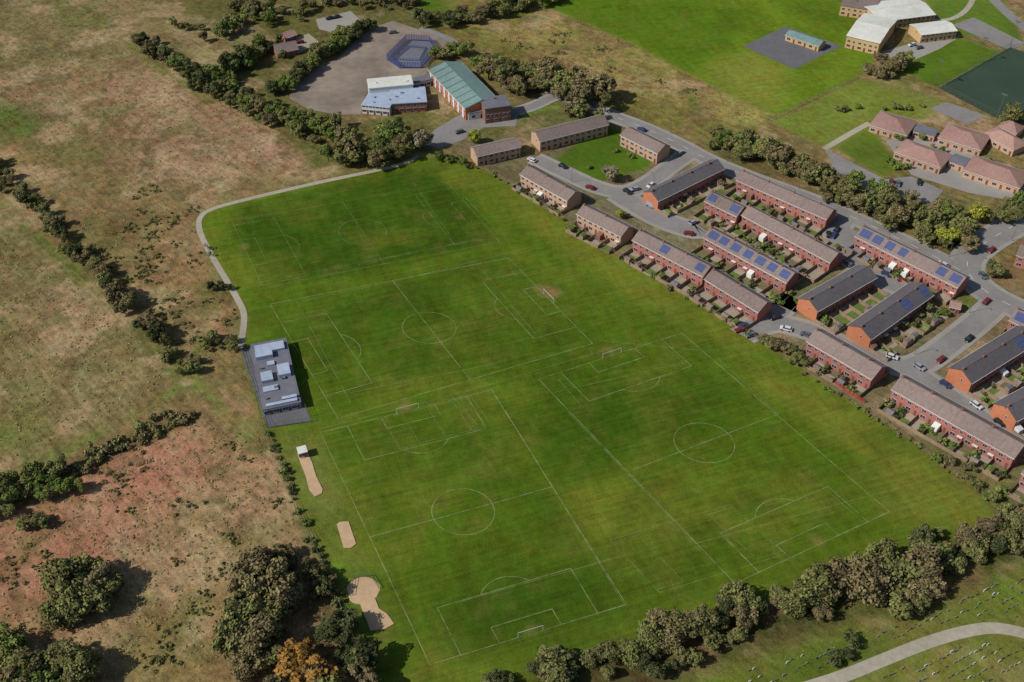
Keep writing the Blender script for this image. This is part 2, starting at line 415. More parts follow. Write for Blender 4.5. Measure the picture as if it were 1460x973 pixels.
sheet('playground_tarmac',[(1060,66),(1120,38),(1200,66),(1132,99)],M['asphalt_dark'])
sheet('school_car_park',[(1178,212),(1200,225),(1262,256),(1300,252),(1345,272),(1330,290),(1262,286),(1190,250)],M['asphalt'])
sheet('school_yard',[(1262,200),(1330,190),(1400,225),(1460,245),(1460,290),(1380,275),(1300,250)],M['pave'])
sheet('school_yard',[(1325,155),(1350,146),(1405,165),(1380,178)],M['asphalt'])
sheet('school_yard',[(1255,75),(1300,62),(1370,52),(1340,70),(1290,92)],M['pave'])
sheet('tennis_court',[(1357,36),(1388,25),(1462,62),(1440,72)],M['asphalt'])
sheet('artificial_turf_pitch',[(1338,126),(1440,68),(1540,100),(1540,190),(1420,168)],M['astro'])
ribbon('footpath',[(1175,213),(1200,198),(1228,182),(1240,176)],3,M['path'])
ribbon('footpath',[(1330,30),(1360,28),(1382,12),(1390,-10)],3,M['path'])
ribbon('road',[(1400,-20),(1430,15),(1480,55)],6,M['asphalt'])
ribbon('footpath',[(596,222),(580,233),(540,243),(480,255),(400,273),(330,290),(296,300),(283,312),(284,330),(297,357),(318,392),(338,425),(349,447),(347,470),(343,497)],2.3,M['path'])
ribbon('footpath',[(1120,990),(1200,966),(1260,941),(1330,913),(1390,897),(1430,895),(1490,912)],3.6,M['path'])
ROADS=[('main',[(600,40),(640,55),(650,62)],4),
 ('r1',[(775,122),(810,137),(870,165),(920,183),(965,204),(1010,229),(1060,250),(1110,268),(1170,290),(1230,317),(1290,345),(1340,370),(1380,392)],6.5),
 ('r0',[(735,160),(765,150),(790,137),(812,137)],4.5),
 ('r3',[(985,218),(955,238),(925,262),(890,277),(850,268),(808,248),(775,232),(762,226)],6.5),
 ('r3b',[(880,277),(905,293),(945,315),(990,330),(1000,325)],9),
 ('r5',[(1205,308),(1188,335),(1215,375),(1262,402),(1290,412)],8),
 ('r4',[(1060,478),(1100,458),(1150,470),(1200,492),(1255,515),(1300,528),(1345,498),(1395,458),(1425,430)],7.5),
 ('r6',[(1300,528),(1345,558),(1385,585),(1420,612),(1470,640)],6.5),
 ('r2',[(1500,290),(1440,325),(1398,350),(1376,372),(1384,400),(1425,430),(1500,462)],10),
 ('r7',[(1120,440),(1140,420),(1100,458)],5)]
for n,P,w in ROADS[1:]:
    ribbon('pavement',P,w+3.6,M['pave'])
for n,P,w in ROADS:
    ribbon('road',P,w,M['asphalt'])
for n in (1,8):
    ribbon('road_marking',ROADS[n][1],.16,M['white'],dash=(3,5))
sheet('parking_bay',[(1040,470),(1075,452),(1105,462),(1072,486)],M['asphalt'])
sheet('parking_bay',[(1180,335),(1200,320),(1230,335),(1250,365),(1215,375)],M['asphalt'])
# pitch markings
def linemat(name,op,lo):
    q=NT(name); p=q.pos()
    q.b.inputs['Base Color'].default_value=(*S(170,180,132),1); q.b.inputs['Roughness'].default_value=1
    n=q.noise(p,.22,4,.75)
    tr=q.n('ShaderNodeBsdfTransparent'); mx=q.n('ShaderNodeMixShader')
    q.l(q.math('MULTIPLY',q.math('MULTIPLY',q.math('SUBTRACT',n,lo),2.6,True),op),mx.inputs[0]); q.l(tr.outputs[0],mx.inputs[1]); q.l(q.b.outputs[0],mx.inputs[2])
    q.l(mx.outputs[0],q.t.nodes['Material Output'].inputs['Surface']); return q.m
LINE=linemat('worn_line_paint',.62,.31); LINE2=linemat('faded_line_paint',.4,.34)
def pitch(corners,long_v=True,w=.22,goals=(1,1),mt=None,z=.012,k_=1.0,ring=True):
    """corners TL,TR,BR,BL; v runs TL->BL"""
    TL,TR,BR,BL=G(corners)
    if not long_v: TL,TR,BR,BL=TR,BR,BL,TL
    W=((TR-TL).length+(BR-BL).length)/2; Ln=((BL-TL).length+(BR-TR).length)/2
    def P(u,v):
        a=u/W;b=v/Ln; return (TL*(1-a)+TR*a)*(1-b)+(BL*(1-a)+BR*a)*b
    mb=MB()
    def ln(pts):
        pts=[P(*x) for x in pts]
        Lp,Rp=ribbon_pts(pts,w) 
        for k in range(len(Lp)-1): mb.poly([(*Rp[k].xy,z),(*Rp[k+1].xy,z),(*Lp[k+1].xy,z),(*Lp[k].xy,z)])
    ln([(0,0),(W,0)]);ln([(W,0),(W,Ln)]);ln([(W,Ln),(0,Ln)]);ln([(0,Ln),(0,0)])
    ln([(0,Ln/2),(W,Ln/2)])
    c=W/2
    arc=lambda cx,cy,r,a0,a1,n=40:[(cx+r*math.cos(a0+(a1-a0)*i/n),cy+r*math.sin(a0+(a1-a0)*i/n)) for i in range(n+1)]
    if ring: ln(arc(c,Ln/2,9.15*k_,0,2*math.pi,56))
    k=math.acos(5.5/9.15)
    for e in (0,1):
        Y=lambda y:y*k_ if e==0 else Ln-y*k_
        a_,b_=20*k_,9*k_
        ln([(c-a_,Y(0)),(c-a_,Y(16.5))]);ln([(c-a_,Y(16.5)),(c+a_,Y(16.5))]);ln([(c+a_,Y(16.5)),(c+a_,Y(0))])
        if k_==1:
            ln([(c-b_,Y(0)),(c-b_,Y(5.5))]);ln([(c-b_,Y(5.5)),(c+b_,Y(5.5))]);ln([(c+b_,Y(5.5)),(c+b_,Y(0))])
            ln([(x,Y(y)) for x,y in arc(c,11,9.15,math.pi/2-k,math.pi/2+k,16)])
    mb.obj('pitch_markings',mt or LINE)
    for e in (0,1):
        if not goals[e]: continue
        a=P(c-3.66,0 if e==0 else Ln); b=P(c+3.66,0 if e==0 else Ln)
        out=(P(c,0)-P(c,5)).normalized() if e==0 else (P(c,Ln)-P(c,Ln-5)).normalized()
        goal(a,b,out)
def goal(a,b,out):
    mb=MB(); up=Vector((0,0,2.2)); r=.045
    mb.tube(a,a+up,r,r);mb.tube(b,b+up,r,r);mb.tube(a+up,b+up,r,r)
    for x in (a,b):
        mb.tube(x+up,x+up+out*.9,.03,.03,4,1); mb.tube(x+up+out*.9,x+out*2,.03,.03,4,1); mb.tube(x,x+out*2,.03,.03,4,1)
    mb.tube(a+out*2,b+out*2,.03,.03,4,1)
    mb.obj('football_goal',[M['white'],M['metal']])
pitch([(457,617),(701,556),(893,862),(613,948)])
pitch([(768,541),(972,475),(1268,730),(1048,832)],goals=(1,0))
pitch([(385,434),(725,368),(845,490),(482,597)],False,goals=(1,0))
pitch([(330,315),(640,262),(712,345),(375,410)],False,.2,goals=(0,0),mt=LINE2)
pitch([(545,597),(672,566),(700,606),(570,640)],False,.16,goals=(0,0),mt=LINE2,z=.016,k_=.4,ring=False)
pitch([(870,770),(1040,720),(1120,790),(940,845)],False,.16,goals=(0,0),mt=LINE2,z=.016,k_=.5,ring=False)
mb=MB()
def extra(P,w=.2):
    P=G(P); Lp,Rp=ribbon_pts(P,w)
    for k in range(len(Lp)-1): mb.poly([(*Rp[k].xy,.02),(*Rp[k+1].xy,.02),(*Lp[k+1].xy,.02),(*Lp[k].xy,.02)])
for a in ([(590,262),(642,336)],[(650,268),(705,325)],[(370,408),(715,333)],[(380,440),(560,402)],[(560,402),(760,352)],[(690,388),(765,478)],[(455,612),(660,560)],[(660,560),(860,500)],[(720,585),(890,862)],[(810,588),(992,776)],[(990,776),(1265,700)],[(1030,760),(1078,812)],[(1180,700),(1230,745)],[(845,485),(1000,500)],[(1025,512),(1110,592)],[(935,485),(975,517)],[(790,560),(975,517)],[(640,560),(680,605)],[(500,560),(700,520)],[(795,540),(830,580)],[(400,455),(560,420)],[(650,860),(880,795)],[(410,395),(690,340)],[(420,425),(500,575)]):
    extra(a)
mb.obj('pitch_markings',LINE2)
sheet('sand_long_jump_pit',[(424,646),(431,643),(438,645),(445,660),(451,680),(460,698),(459,704),(449,709),(441,700),(436,680),(428,660)],M['sand'])
sheet('sand_long_jump_pit',[(480,748),(484,745),(497,744),(501,756),(508,776),(500,782),(490,782),(486,768)],M['sand'])
cx=g(518,842); circ=[cx+Vector((math.cos(t)*(4.6+.3*math.sin(5*t)),math.sin(t)*(4.6+.2*math.cos(3*t)),0)) for t in [i*math.pi/16 for i in range(32)]]
mb=MB(); mb.poly([(p.x,p.y,.034) for p in circ]); mb.obj('sand_throwing_circle',M['sand'])
sheet('sand_throwing_sector',[(512,858),(534,852),(538,862),(540,868),(552,876),(562,890),(548,898),(528,900),(524,888),(518,875)],M['sand'])
mb=MB()
for a,b in (((500,850),(505,825)),((505,825),(528,822)),((528,822),(540,840))):
    mb.seg(g(*a),g(*b),.08,1.2,1.3); mb.seg(g(*a),g(*b),.08,.5,.56)
    for p in (a,b): v=g(*p); mb.tube(v,v+Vector((0,0,1.4)),.07,.07)
mb.obj('throwing_cage_rail',M['metal'])
# ---------------------------------------------------------------- buildings
def empty(name,a,ang):
    e=bpy.data.objects.new(name,None); COL.objects.link(e); e.location=(a.x,a.y,0); e.rotation_euler=(0,0,ang); e.empty_display_size=1
    return e
BUSH=[];SHEDS=[]
plots=[MB(),MB(),MB()]
def window(fr,gl,side,u,z,w,h,D,L):
    t=.06
    if side=='f': fr.box(u-w/2,u+w/2,-.05,-.003,z-h/2,z+h/2); 
    if side=='f':
        gl.box(u-w/2+t,u-.03,-.065,-.052,z-h/2+t,z+h/2-t); gl.box(u+.03,u+w/2-t,-.065,-.052,z-h/2+t,z+h/2-t)
    if side=='b': 
        fr.box(u-w/2,u+w/2,D+.003,D+.05,z-h/2,z+h/2); gl.box(u-w/2+t,u+w/2-t,D+.052,D+.065,z-h/2+t,z+h/2-t)
    if side=='l': 
        fr.box(-.05,-.003,u-w/2,u+w/2,z-h/2,z+h/2); gl.box(-.065,-.052,u-w/2+t,u+w/2-t,z-h/2+t,z+h/2-t)
def building(name,A,B,D=8.5,eave=5.3,rise=2.3,n=None,wall='brick_red',roof='roof_brown',endwall=None,solar=0,hip=False,flat=False,gf=0,gb=0,storeys=2,chim=True,spec=None):
    a,b=g(*A),g(*B); d=b-a; L=d.length; ang=math.atan2(d.y,d.x); n=n or max(1,round(L/5.6))
    rs=random.Random(int(A[0]*7+A[1]))
    e=empty(name,a,ang)
    ew=endwall or wall
    w=MB()
    w.poly([(0,0,0),(L,0,0),(L,0,eave),(0,0,eave)]); w.poly([(L,D,0),(0,D,0),(0,D,eave),(L,D,eave)])
    w2=MB()
    if flat or hip:
        w2.poly([(0,D,0),(0,0,0),(0,0,eave),(0,D,eave)]); w2.poly([(L,0,0),(L,D,0),(L,D,eave),(L,0,eave)])
    else:
        w2.poly([(0,D,0),(0,0,0),(0,0,eave),(0,D/2,eave+rise),(0,D,eave)]); w2.poly([(L,0,0),(L,D,0),(L,D,eave),(L,D/2,eave+rise),(L,0,eave)])
    w.obj('walls',M[wall],e); w2.obj('end_walls',M[ew],e)
    r=MB(); o=.35; th=.16
    k=rise/(D/2)
    if flat:
        r.box(-.25,L+.25,-.25,D+.25,eave,eave+.3)
        r.box(.2,L-.2,.2,D-.2,eave+.302,eave+.34)
        for _ in range(int(L*D/60)):
            x=rs.uniform(1,max(1.1,L-2.5)); y=rs.uniform(1,max(1.1,D-2.5)); s_=rs.uniform(.4,1.2)
            if x+s_<L-.3 and y+s_<D-.3: r.box(x,x+s_,y,y+s_,eave+.343,eave+.343+rs.uniform(.3,.9))
    elif hip:
        i=min(D/2,L/2-.3)
        B4=[(-o,-o,eave),(L+o,-o,eave),(L+o,D+o,eave),(-o,D+o,eave)]; T=[(i,D/2,eave+rise),(L-i,D/2,eave+rise)]
        r.poly([B4[0],B4[1],T[1],T[0]]);r.poly([B4[2],B4[3],T[0],T[1]]);r.poly([B4[1],B4[2],T[1]]);r.poly([B4[3],B4[0],T[0]])
        r.poly(B4[::-1])
    else:
        ze=eave-o*k
        r.prism([(-o,-o,ze),(L+o,-o,ze),(L+o,D/2,eave+rise),(-o,D/2,eave+rise)],[(-o,-o,ze+th),(L+o,-o,ze+th),(L+o,D/2,eave+rise+th),(-o,D/2,eave+rise+th)])
        r.prism([(-o,D/2,eave+rise),(L+o,D/2,eave+rise),(L+o,D+o,ze),(-o,D+o,ze)],[(-o,D/2,eave+rise+th),(L+o,D/2,eave+rise+th),(L+o,D+o,ze+th),(-o,D+o,ze+th)])
        r.box(-o,L+o,D/2-.12,D/2+.12,eave+rise+th-.05,eave+rise+th+.07)
        if storeys==2 and chim:
            for i in range(1,n):   # party-wall verge strips
                u=i*L/n; zz=lambda y:eave+y*k+th
                r.prism([(u-.06,-o,zz(-o)-.02),(u+.06,-o,zz(-o)-.02),(u+.06,D/2-.15,zz(D/2-.15)-.02),(u-.06,D/2-.15,zz(D/2-.15)-.02)],[(u-.06,-o,zz(-o)+.06),(u+.06,-o,zz(-o)+.06),(u+.06,D/2-.15,zz(D/2-.15)+.06),(u-.06,D/2-.15,zz(D/2-.15)+.06)])
    r.obj('roof',M[roof],e)
    fr,gl,dr,ex,ch,gu=MB(),MB(),MB(),MB(),MB(),MB()
    if not flat:
        gu.box(-o,L+o,-o-.12,-o-.005,eave-o*k-.02,eave-o*k+.12); gu.box(-o,L+o,D+o+.005,D+o+.12,eave-o*k-.02,eave-o*k+.12)
        gu.obj('gutter',M['upvc'],e)
    uw=L/n
    for i in range(n):
        u0=i*uw
        for sside in 'fb':
            if storeys==2:
                window(fr,gl,sside,u0+uw*.27,3.95,1.5,1.15,D,L); window(fr,gl,sside,u0+uw*.75,3.95,1.1,1.15,D,L)
            window(fr,gl,sside,u0+uw*.3,1.55,1.9,1.3,D,L)
        dr.box(u0+uw*.78-.45,u0+uw*.78+.45,-.06,-.003,0.05,2.1); dr.box(u0+uw*.7-.45,u0+uw*.7+.45,D+.003,D+.06,0.05,2.1)
        if storeys==2 and chim:
            if rs.random()<.22:
                x=u0+uw*.3; v_=rs.uniform(1.6,2.6); k_=rs.choice([0,1,1])
                ex.prism([(x-1.1,-v_,0),(x+1.1,-v_,0),(x+1.1,-.07,0),(x-1.1,-.07,0)],[(x-1.1,-v_,2.0),(x+1.1,-v_,2.0),(x+1.1,-.07,2.6),(x-1.1,-.07,2.6)],k_)
            elif rs.random()<.4:
                x=u0+uw*.78; ex.box(x-.9,x+.9,-1.0,-.07,2.2,2.32)
            if i%2==0:
                ch.box(u0-.35+.4,u0+.35+.4,D/2-.35,D/2+.35,eave+rise-.3,eave+rise+.9); ch.tube((u0+.4,D/2,eave+rise+.9),(u0+.4,D/2,eave+rise+1.25),.12,.1)
    window(fr,gl,'l',D*.4,3.95 if storeys==2 else 1.6,.7,1.0,D,L)
    fr.obj('window_frames',M['upvc'],e); gl.obj('window_glass',M['glass'],e); dr.obj('doors',M['door'],e)
    ex.obj('porches',[M['upvc'],M['brick_dark']],e); ch.obj('chimneys',M['brick_dark'],e)
    if solar:
        so=MB()
        for i in range(n):
            if rs.random()<solar:
                u0=i*uw+rs.uniform(.3,1.2); u1=(i+1)*uw-rs.uniform(.3,1.2)
                for (q0,q1) in ((.16,.50),(.52,.86)):
                    for j in range(4):
                        a0=u0+(u1-u0)*j/4+.03; a1=u0+(u1-u0)*(j+1)/4-.03
                        y0,y1=q0*D/2,q1*D/2; z=lambda y:eave+y*k+th+.08
                        so.prism([(a0,y0,z(y0)),(a1,y0,z(y0)),(a1,y1,z(y1)),(a0,y1,z(y1))],[(a0,y0,z(y0)+.05),(a1,y0,z(y0)+.05),(a1,y1,z(y1)+.05),(a0,y1,z(y1)+.05)])
        so.obj('solar_panels',M['solar'],e)
    # gardens
    dn=d.normalized(); nn=Vector((-dn.y,dn.x,0))
    W=lambda u,v: a+dn*u+nn*v
    for sgn,gl_ in ((-1,gf),(1,gb)):
        if not gl_: continue
        v0=0 if sgn<0 else D
        fe=MB()
        for i in range(n+1):
            u=i*uw; p0=W(u,v0+sgn*.1);p1=W(u,v0+sgn*gl_)
            fe.seg(p0,p1,.07,0,1.6)
            for t in range(int(gl_//2.4)+1):
                pp=W(u,v0+sgn*min(gl_,t*2.4+.1)); fe.box(pp.x-.07,pp.x+.07,pp.y-.07,pp.y+.07,0,1.75)
            if i<n and rs.random()<.75: fe.seg(p1,W(u+uw,v0+sgn*gl_),.07,0,1.5)
        fe.obj('garden_fence',M['fence'])
        for i in range(n):
            u=i*uw; vs=[0,rs.uniform(.2,.5),rs.uniform(.55,.95),1]
            kinds=[rs.choice([1,1,2]),rs.choice([0,0,0,2,1]),rs.choice([0,1,2,2])]
            for k3 in range(3):
                z=.02
                P=[W(u+.05,v0+sgn*gl_*vs[k3]),W(u+uw-.05,v0+sgn*gl_*vs[k3]),W(u+uw-.05,v0+sgn*gl_*vs[k3+1]),W(u+.05,v0+sgn*gl_*vs[k3+1])]
                if sgn<0: P=P[::-1]
                plots[kinds[k3]].poly([(p.x,p.y,z) for p in P])
            for _ in range(rs.choice([0,1,2,3])):
                BUSH.append((W(u+rs.choice([.8,uw-.8]),v0+sgn*rs.uniform(.3,1)*gl_),rs.uniform(1.0,2.8)))
            if rs.random()<.45: SHEDS.append((W(u+rs.uniform(1.4,uw-1.4),v0+sgn*(gl_-1.3)),ang,rs.random()))
    return e
T='terraced_house_row'
building(T,(681,238),(742,224),8,5.2,2,wall='brick_pink',chim=False)
building(T,(770,217),(866,193),9,5.4,2.2,wall='brick_pink',chim=False)
building(T,(884,208),(936,234),8.5,5.4,2.2,wall='brick_pink',chim=False)
building(T,(742,264),(808,302),8.5,5.4,2.2,wall='brick_pink',gf=5)
building(T,(822,320),(884,352),8,5,2.2,wall='brick_pink',solar=.4,gf=7)
building(T,(901,358),(1000,410),8,5.3,2.3,solar=.35,gf=8)
building(T,(1003,414),(1078,461),8,5.3,2.3,gf=8)
building(T,(937,302),(1030,256),8.5,5.3,2.3,endwall='brick_orange',roof='roof_dark',gf=6,solar=.1)
building(T,(1003,302),(1048,324),8,5.3,2.3,solar=.6,gf=7)
building(T,(1055,322),(1180,390),8,5.3,2.3,gf=9,gb=8)
building(T,(1048,272),(1175,328),8,5.3,2.3,gf=8)
building(T,(1001,354),(1118,419),8,5.3,2.3,solar=.65,gf=10,gb=6)
building(T,(1162,460),(1245,412),9,5.4,2.3,endwall='brick_orange',roof='roof_dark',gf=9)
building(T,(1237,500),(1325,437),9.5,5.4,2.3,endwall='brick_orange',roof='roof_dark',gf=8,solar=.1)
building(T,(1216,353),(1360,426),8.5,5.4,2.4,solar=.55,gf=6)
building(T,(1147,503),(1238,557),9,5.4,2.4,gf=6,gb=4)
building(T,(1267,572),(1438,670),9,5.5,2.5,solar=.12,gf=7)
building(T,(1379,563),(1475,502),9,5.5,2.4,endwall='brick_orange',roof='roof_dark',gf=8,solar=.2)
building(T,(1442,617),(1520,575),9,5.5,2.4,endwall='brick_orange',roof='roof_dark',gf=6)
building(T,(1450,692),(1540,745),9,5.5,2.4,gf=6)
building(T,(1433,473),(1500,505),8.5,5.4,2.4,solar=.8,gf=5)
building(T,(1444,380),(1510,400),8.5,5.4,2.4)
building('bungalow',(1352,445),(1366,448),4,2.5,1,roof='roof_pink',storeys=1,n=1)
# school group with pink roofs
for A,B,D in (((1238,188),(1290,203),15),((1273,226),(1338,249),13),((1335,206),(1395,224),15),((1371,252),(1450,278),14),((1398,200),(1442,224),10),((1455,262),(1520,285),14),((1420,190),(1446,200),8)):
    building('primary_school_block',A,B,D,3.4,2.6,wall='brick_pink',roof='roof_pink',hip=True,storeys=1)
for A,B,D in (((1300,232),(1325,240),6),((1350,238),(1372,246),7),((1300,195),(1330,203),6)):
    building('classroom_block',A,B,D,3.0,.3,wall='brick_pink',roof='roof_grey',flat=True,storeys=1)
# secondary school with white roofs
building('secondary_school_block',(1204,68),(1250,79),30,6.5,1.6,wall='tan_wall',roof='roof_white',storeys=2,chim=False)
building('secondary_school_block',(1252,44),(1330,34),22,5,1.5,wall='tan_wall',roof='roof_white',chim=False)
building('secondary_school_block',(1311,62),(1361,56),12,4.6,1.2,wall='tan_wall',roof='roof_white',chim=False)
building('secondary_school_block',(1196,22),(1245,30),16,5.5,.5,wall='tan_wall',roof='roof_brown',flat=True,chim=False)
building('sports_pavilion',(1119,58),(1166,74),7,3,1.4,wall='tan_wall',roof='roof_teal',storeys=1)
building('bungalow',(396,84),(426,78),9,3,2.4,wall='brick_red',roof='roof_brown',storeys=1,n=2)
building('garage',(408,62),(424,56),6,2.6,1.4,wall='brick_red',roof='roof_pink',storeys=1,n=1)
# leisure hall
e=building('leisure_hall',(612,116),(664,172),17,6,2.2,n=8,wall='brick_orange',roof='roof_teal',chim=False)
mb=MB(); Lh=(g(664,172)-g(612,116)).length
for i in range(9):
    x=i*Lh/8; mb.prism([(x-.1,-.3,6.1),(x+.1,-.3,6.1),(x+.1,8.5,8.37),(x-.1,8.5,8.37)],[(x-.1,-.3,6.35),(x+.1,-.3,6.35),(x+.1,8.5,8.62),(x-.1,8.5,8.62)])
mb.obj('roof_ribs',M['roof_teal'],e)
mb=MB()
for i in range(8):
    x=(i+.5)*Lh/8; mb.box(x-.9,x+.9,-.12,-.07,.4,5.2)
mb.obj('wall_panels',M['render_white'],e)
building('stair_tower',(692,177),(728,172),10,7.5,.5,wall='brick_dark',roof='roof_grey',flat=True,n=3,chim=False)
building('entrance_block',(668,172),(692,168),8,3.4,.5,wall='render_white',roof='roof_grey',flat=True,storeys=1)
building('sports_centre_block',(560,162),(609,159),14,4.8,.5,wall='brick_red',roof='roof_blue',flat=True,n=5,chim=False)
building('sports_centre_block',(517,162),(556,166),16,4.2,.5,wall='render_white',roof='roof_blue',flat=True,n=4,chim=False)
building('sports_centre_block',(528,146),(590,140),9,7,.5,wall='render_white',roof='roof_white',flat=True,n=4,chim=False)
building('link_corridor',(590,128),(618,122),5,3.2,.5,wall='render_white',roof='roof_grey',flat=True,n=3,storeys=1)
# changing rooms beside pitch
sheet('pavilion_apron',[(343,499),(396,491),(444,602),(381,611)],M['asphalt_dark'])
A,B=(378,594),(430,583)
e=building('changing_rooms',A,B,33,3.0,.3,wall='roof_blue',roof='roof_grey',flat=True,storeys=1,n=4)
w_=(g(*B)-g(*A)).length
mb=MB()
for (x0,x1,y0,y1,h) in ((1,w_-1,27,31,.9),(.8,6.5,24,26.9,1.6),(1.2,5,12,16.5,1.3),(7,11,13,18.5,1.5),(1,6,7.5,10,.5),(6.5,w_-.7,2,3.2,.8),(1,w_-.8,.4,1.6,.6),(4,6.5,20,22,.6)):
    mb.box(x0,min(x1,w_-.4),y0,y1,3.345,3.345+h)
mb.obj('roof_lights',M['roof_blue'],e)
building('store_container',(428,655),(439,652),2.6,2.4,.2,wall='render_white',roof='roof_white',flat=True,storeys=1,n=1)
for i,nm in enumerate(('lawn_plots','paved_plots','soil_plots')):
    plots[i].obj('garden_'+nm,M[('plot_green','plot_tan','plot_soil')[i]])
# ---------------------------------------------------------------- fences
def fence(name,P,h,m,step=3,rails=3,closed=False,r=.05,world=False):
    P=P if world else G(P)
    if closed: P=P+[P[0]]
    mb=MB()
    for a,b in zip(P[:-1],P[1:]):
        L=(b-a).length; k=max(1,int(L/step))
        for i in range(k):
            s=a.lerp(b,i/k); mb.tube(s,s+Vector((0,0,h)),r,r,5)
        for j in range(rails):
            z=h*(j+1)/rails; mb.seg(a,b,r,z-r,z)
    mb.obj(name,m)
fence('metal_fence',[(345,500),(372,608),(395,655),(425,735),(455,795),(485,865),(510,925),(530,985)],2.0,M['metal'])
fence('metal_fence',[(343,499),(396,491),(444,602),(381,611)],2.2,M['metal'],2.5,3,True)
fence('blue_court_fence',[(552,86),(580,58),(612,60),(622,72),(600,98),(570,98)],3.4,M['blue'],1.2,7,True,.12)
sheet('ball_court',[(552,86),(580,58),(612,60),(622,72),(600,98),(570,98)],M['roof_grey'])
fence('blue_court_fence',[(562,86),(583,68),(608,70),(598,88)],1.4,M['blue'],1.5,3,True,.1)
fence('pitch_fence',[(1338,126),(1440,68),(1540,100),(1540,190),(1420,168)],3.0,M['metal'],3,4,True)
fence('metal_fence',[(1100,172),(1245,100)],2,M['metal'],3,3)
fence('timber_fence',[(1190,548),(1210,562),(1232,576)],1.8,mat('red_fence',S(150,66,50),.2,1),1.5,6,False,.1)
fence('timber_fence',[(690,242),(740,270),(820,322),(870,358),(930,394),(1000,436),(1080,484)],1.5,M['fence'],3,4)
fence('timber_fence',[(1150,532),(1260,602),(1330,652),(1405,705)],1.5,M['fence'],3,4)
# ---------------------------------------------------------------- vegetation
def leaf_arrays(centers,radii,count,size,rg_,up=.0,stretch=1.0,inner=.6):
    n=len(centers)*count
    C=np.repeat(np.array(centers),count,0); Rr=np.repeat(np.array(radii),count)
    d=rg_.normal(size=(n,3)); d/=np.linalg.norm(d,axis=1)[:,None]
    rad=Rr*(inner+(1.15-inner)*rg_.random(n)**.6)
    p=C+d*rad[:,None]*np.array([1,1,.85])
    nr=d+rg_.normal(size=(n,3))*.45; nr[:,2]+=.2; nr/=np.linalg.norm(nr,axis=1)[:,None]
    t=np.cross(nr,rg_.normal(size=(n,3))); t/=np.linalg.norm(t,axis=1)[:,None]; b=np.cross(nr,t)
    s=size*(.6+.8*rg_.random(n))[:,None]
    t=t*s*stretch; b=b*s/ (stretch**.5)
    V=np.stack([p-t-b*.6,p+t*.7-b,p+t+b*.6,p-t*.6+b],1)
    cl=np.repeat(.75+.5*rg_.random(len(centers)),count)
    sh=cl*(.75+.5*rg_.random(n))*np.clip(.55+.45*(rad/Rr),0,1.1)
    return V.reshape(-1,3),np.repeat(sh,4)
def leafmesh(name,V,sh,extra=None,mats=None):
    nq=len(V)//4; Qd=np.arange(nq*4).reshape(-1,4)
    mi=np.zeros(nq,np.int32)
    if extra:
        ev=np.array(extra.v); ef=np.array([f for f in extra.f if len(f)==4])+len(V)
        V=np.concatenate([V,ev]); Qd=np.concatenate([Qd,ef]); sh=np.concatenate([sh,np.ones(len(ev))]); mi=np.concatenate([mi,np.ones(len(ef),np.int32)])
    me=fastmesh(name,V,Qd); a=me.attributes.new('shade','FLOAT','POINT'); a.data.foreach_set('value',sh.astype(np.float32))
    for m in mats: me.materials.append(m)
    me.polygons.foreach_set('material_index',mi); return me
def make_tree(seed,h=10,r=4,ncl=20,count=110,leaf=.36,stretch=1.2,conic=False,low=.25):
    r_=np.random.default_rng(seed); cs=[];rs=[]
    ax,ay=r_.uniform(.7,1.2,2)
    while len(cs)<ncl:
        p=r_.uniform(-1,1,3)
        if np.linalg.norm(p)>1: continue
        if np.linalg.norm(p)<.35 and len(cs)>4: continue
        z=h*(low+(1-low)*.5)+p[2]*h*(1-low)*.42
        k=1.0
        if conic: k=max(.15,1.15-(z/h)*1.05)
        cs.append((p[0]*r*.9*k*ax,p[1]*r*.9*k*ay,z)); rs.append(r*r_.uniform(.17,.42)*(.5+.5*k))
    V,sh=leaf_arrays(cs,rs,count,leaf,r_,stretch=stretch)
    mb=MB(); lean=Vector((r_.uniform(-.3,.3),r_.uniform(-.3,.3),0))
    mb.tube((0,0,-.2),lean*.5+Vector((0,0,h*.4)),h*.03,h*.02,8); mb.tube(lean*.5+Vector((0,0,h*.4)),lean+Vector((0,0,h*.75)),h*.02,h*.008,6)
    for c_ in cs[:12]:
        mb.tube(lean*.5+Vector((0,0,h*r_.uniform(.25,.6))),c_,h*.01,h*.003,4)
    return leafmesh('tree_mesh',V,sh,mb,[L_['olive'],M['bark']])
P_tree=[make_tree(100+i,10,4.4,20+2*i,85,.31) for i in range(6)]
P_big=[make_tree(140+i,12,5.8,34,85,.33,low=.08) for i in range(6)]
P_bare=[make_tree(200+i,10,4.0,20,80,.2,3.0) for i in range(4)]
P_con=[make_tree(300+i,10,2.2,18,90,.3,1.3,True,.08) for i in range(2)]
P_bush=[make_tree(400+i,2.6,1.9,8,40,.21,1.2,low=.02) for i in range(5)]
def put(protos,name,p,sc,kind,sq=None):
    o=bpy.data.objects.new(name,random.choice(protos)); COL.objects.link(o)
    o.location=(p.x,p.y,0); o.rotation_euler=(0,0,random.uniform(0,6.28))
    a=sq or random.uniform(.75,1.12)
    o.scale=(sc*random.uniform(.85,1.4),sc*random.uniform(.85,1.15),sc*a)
    o.material_slots[0].link='OBJECT'; o.material_slots[0].material=L_[kind]; return o
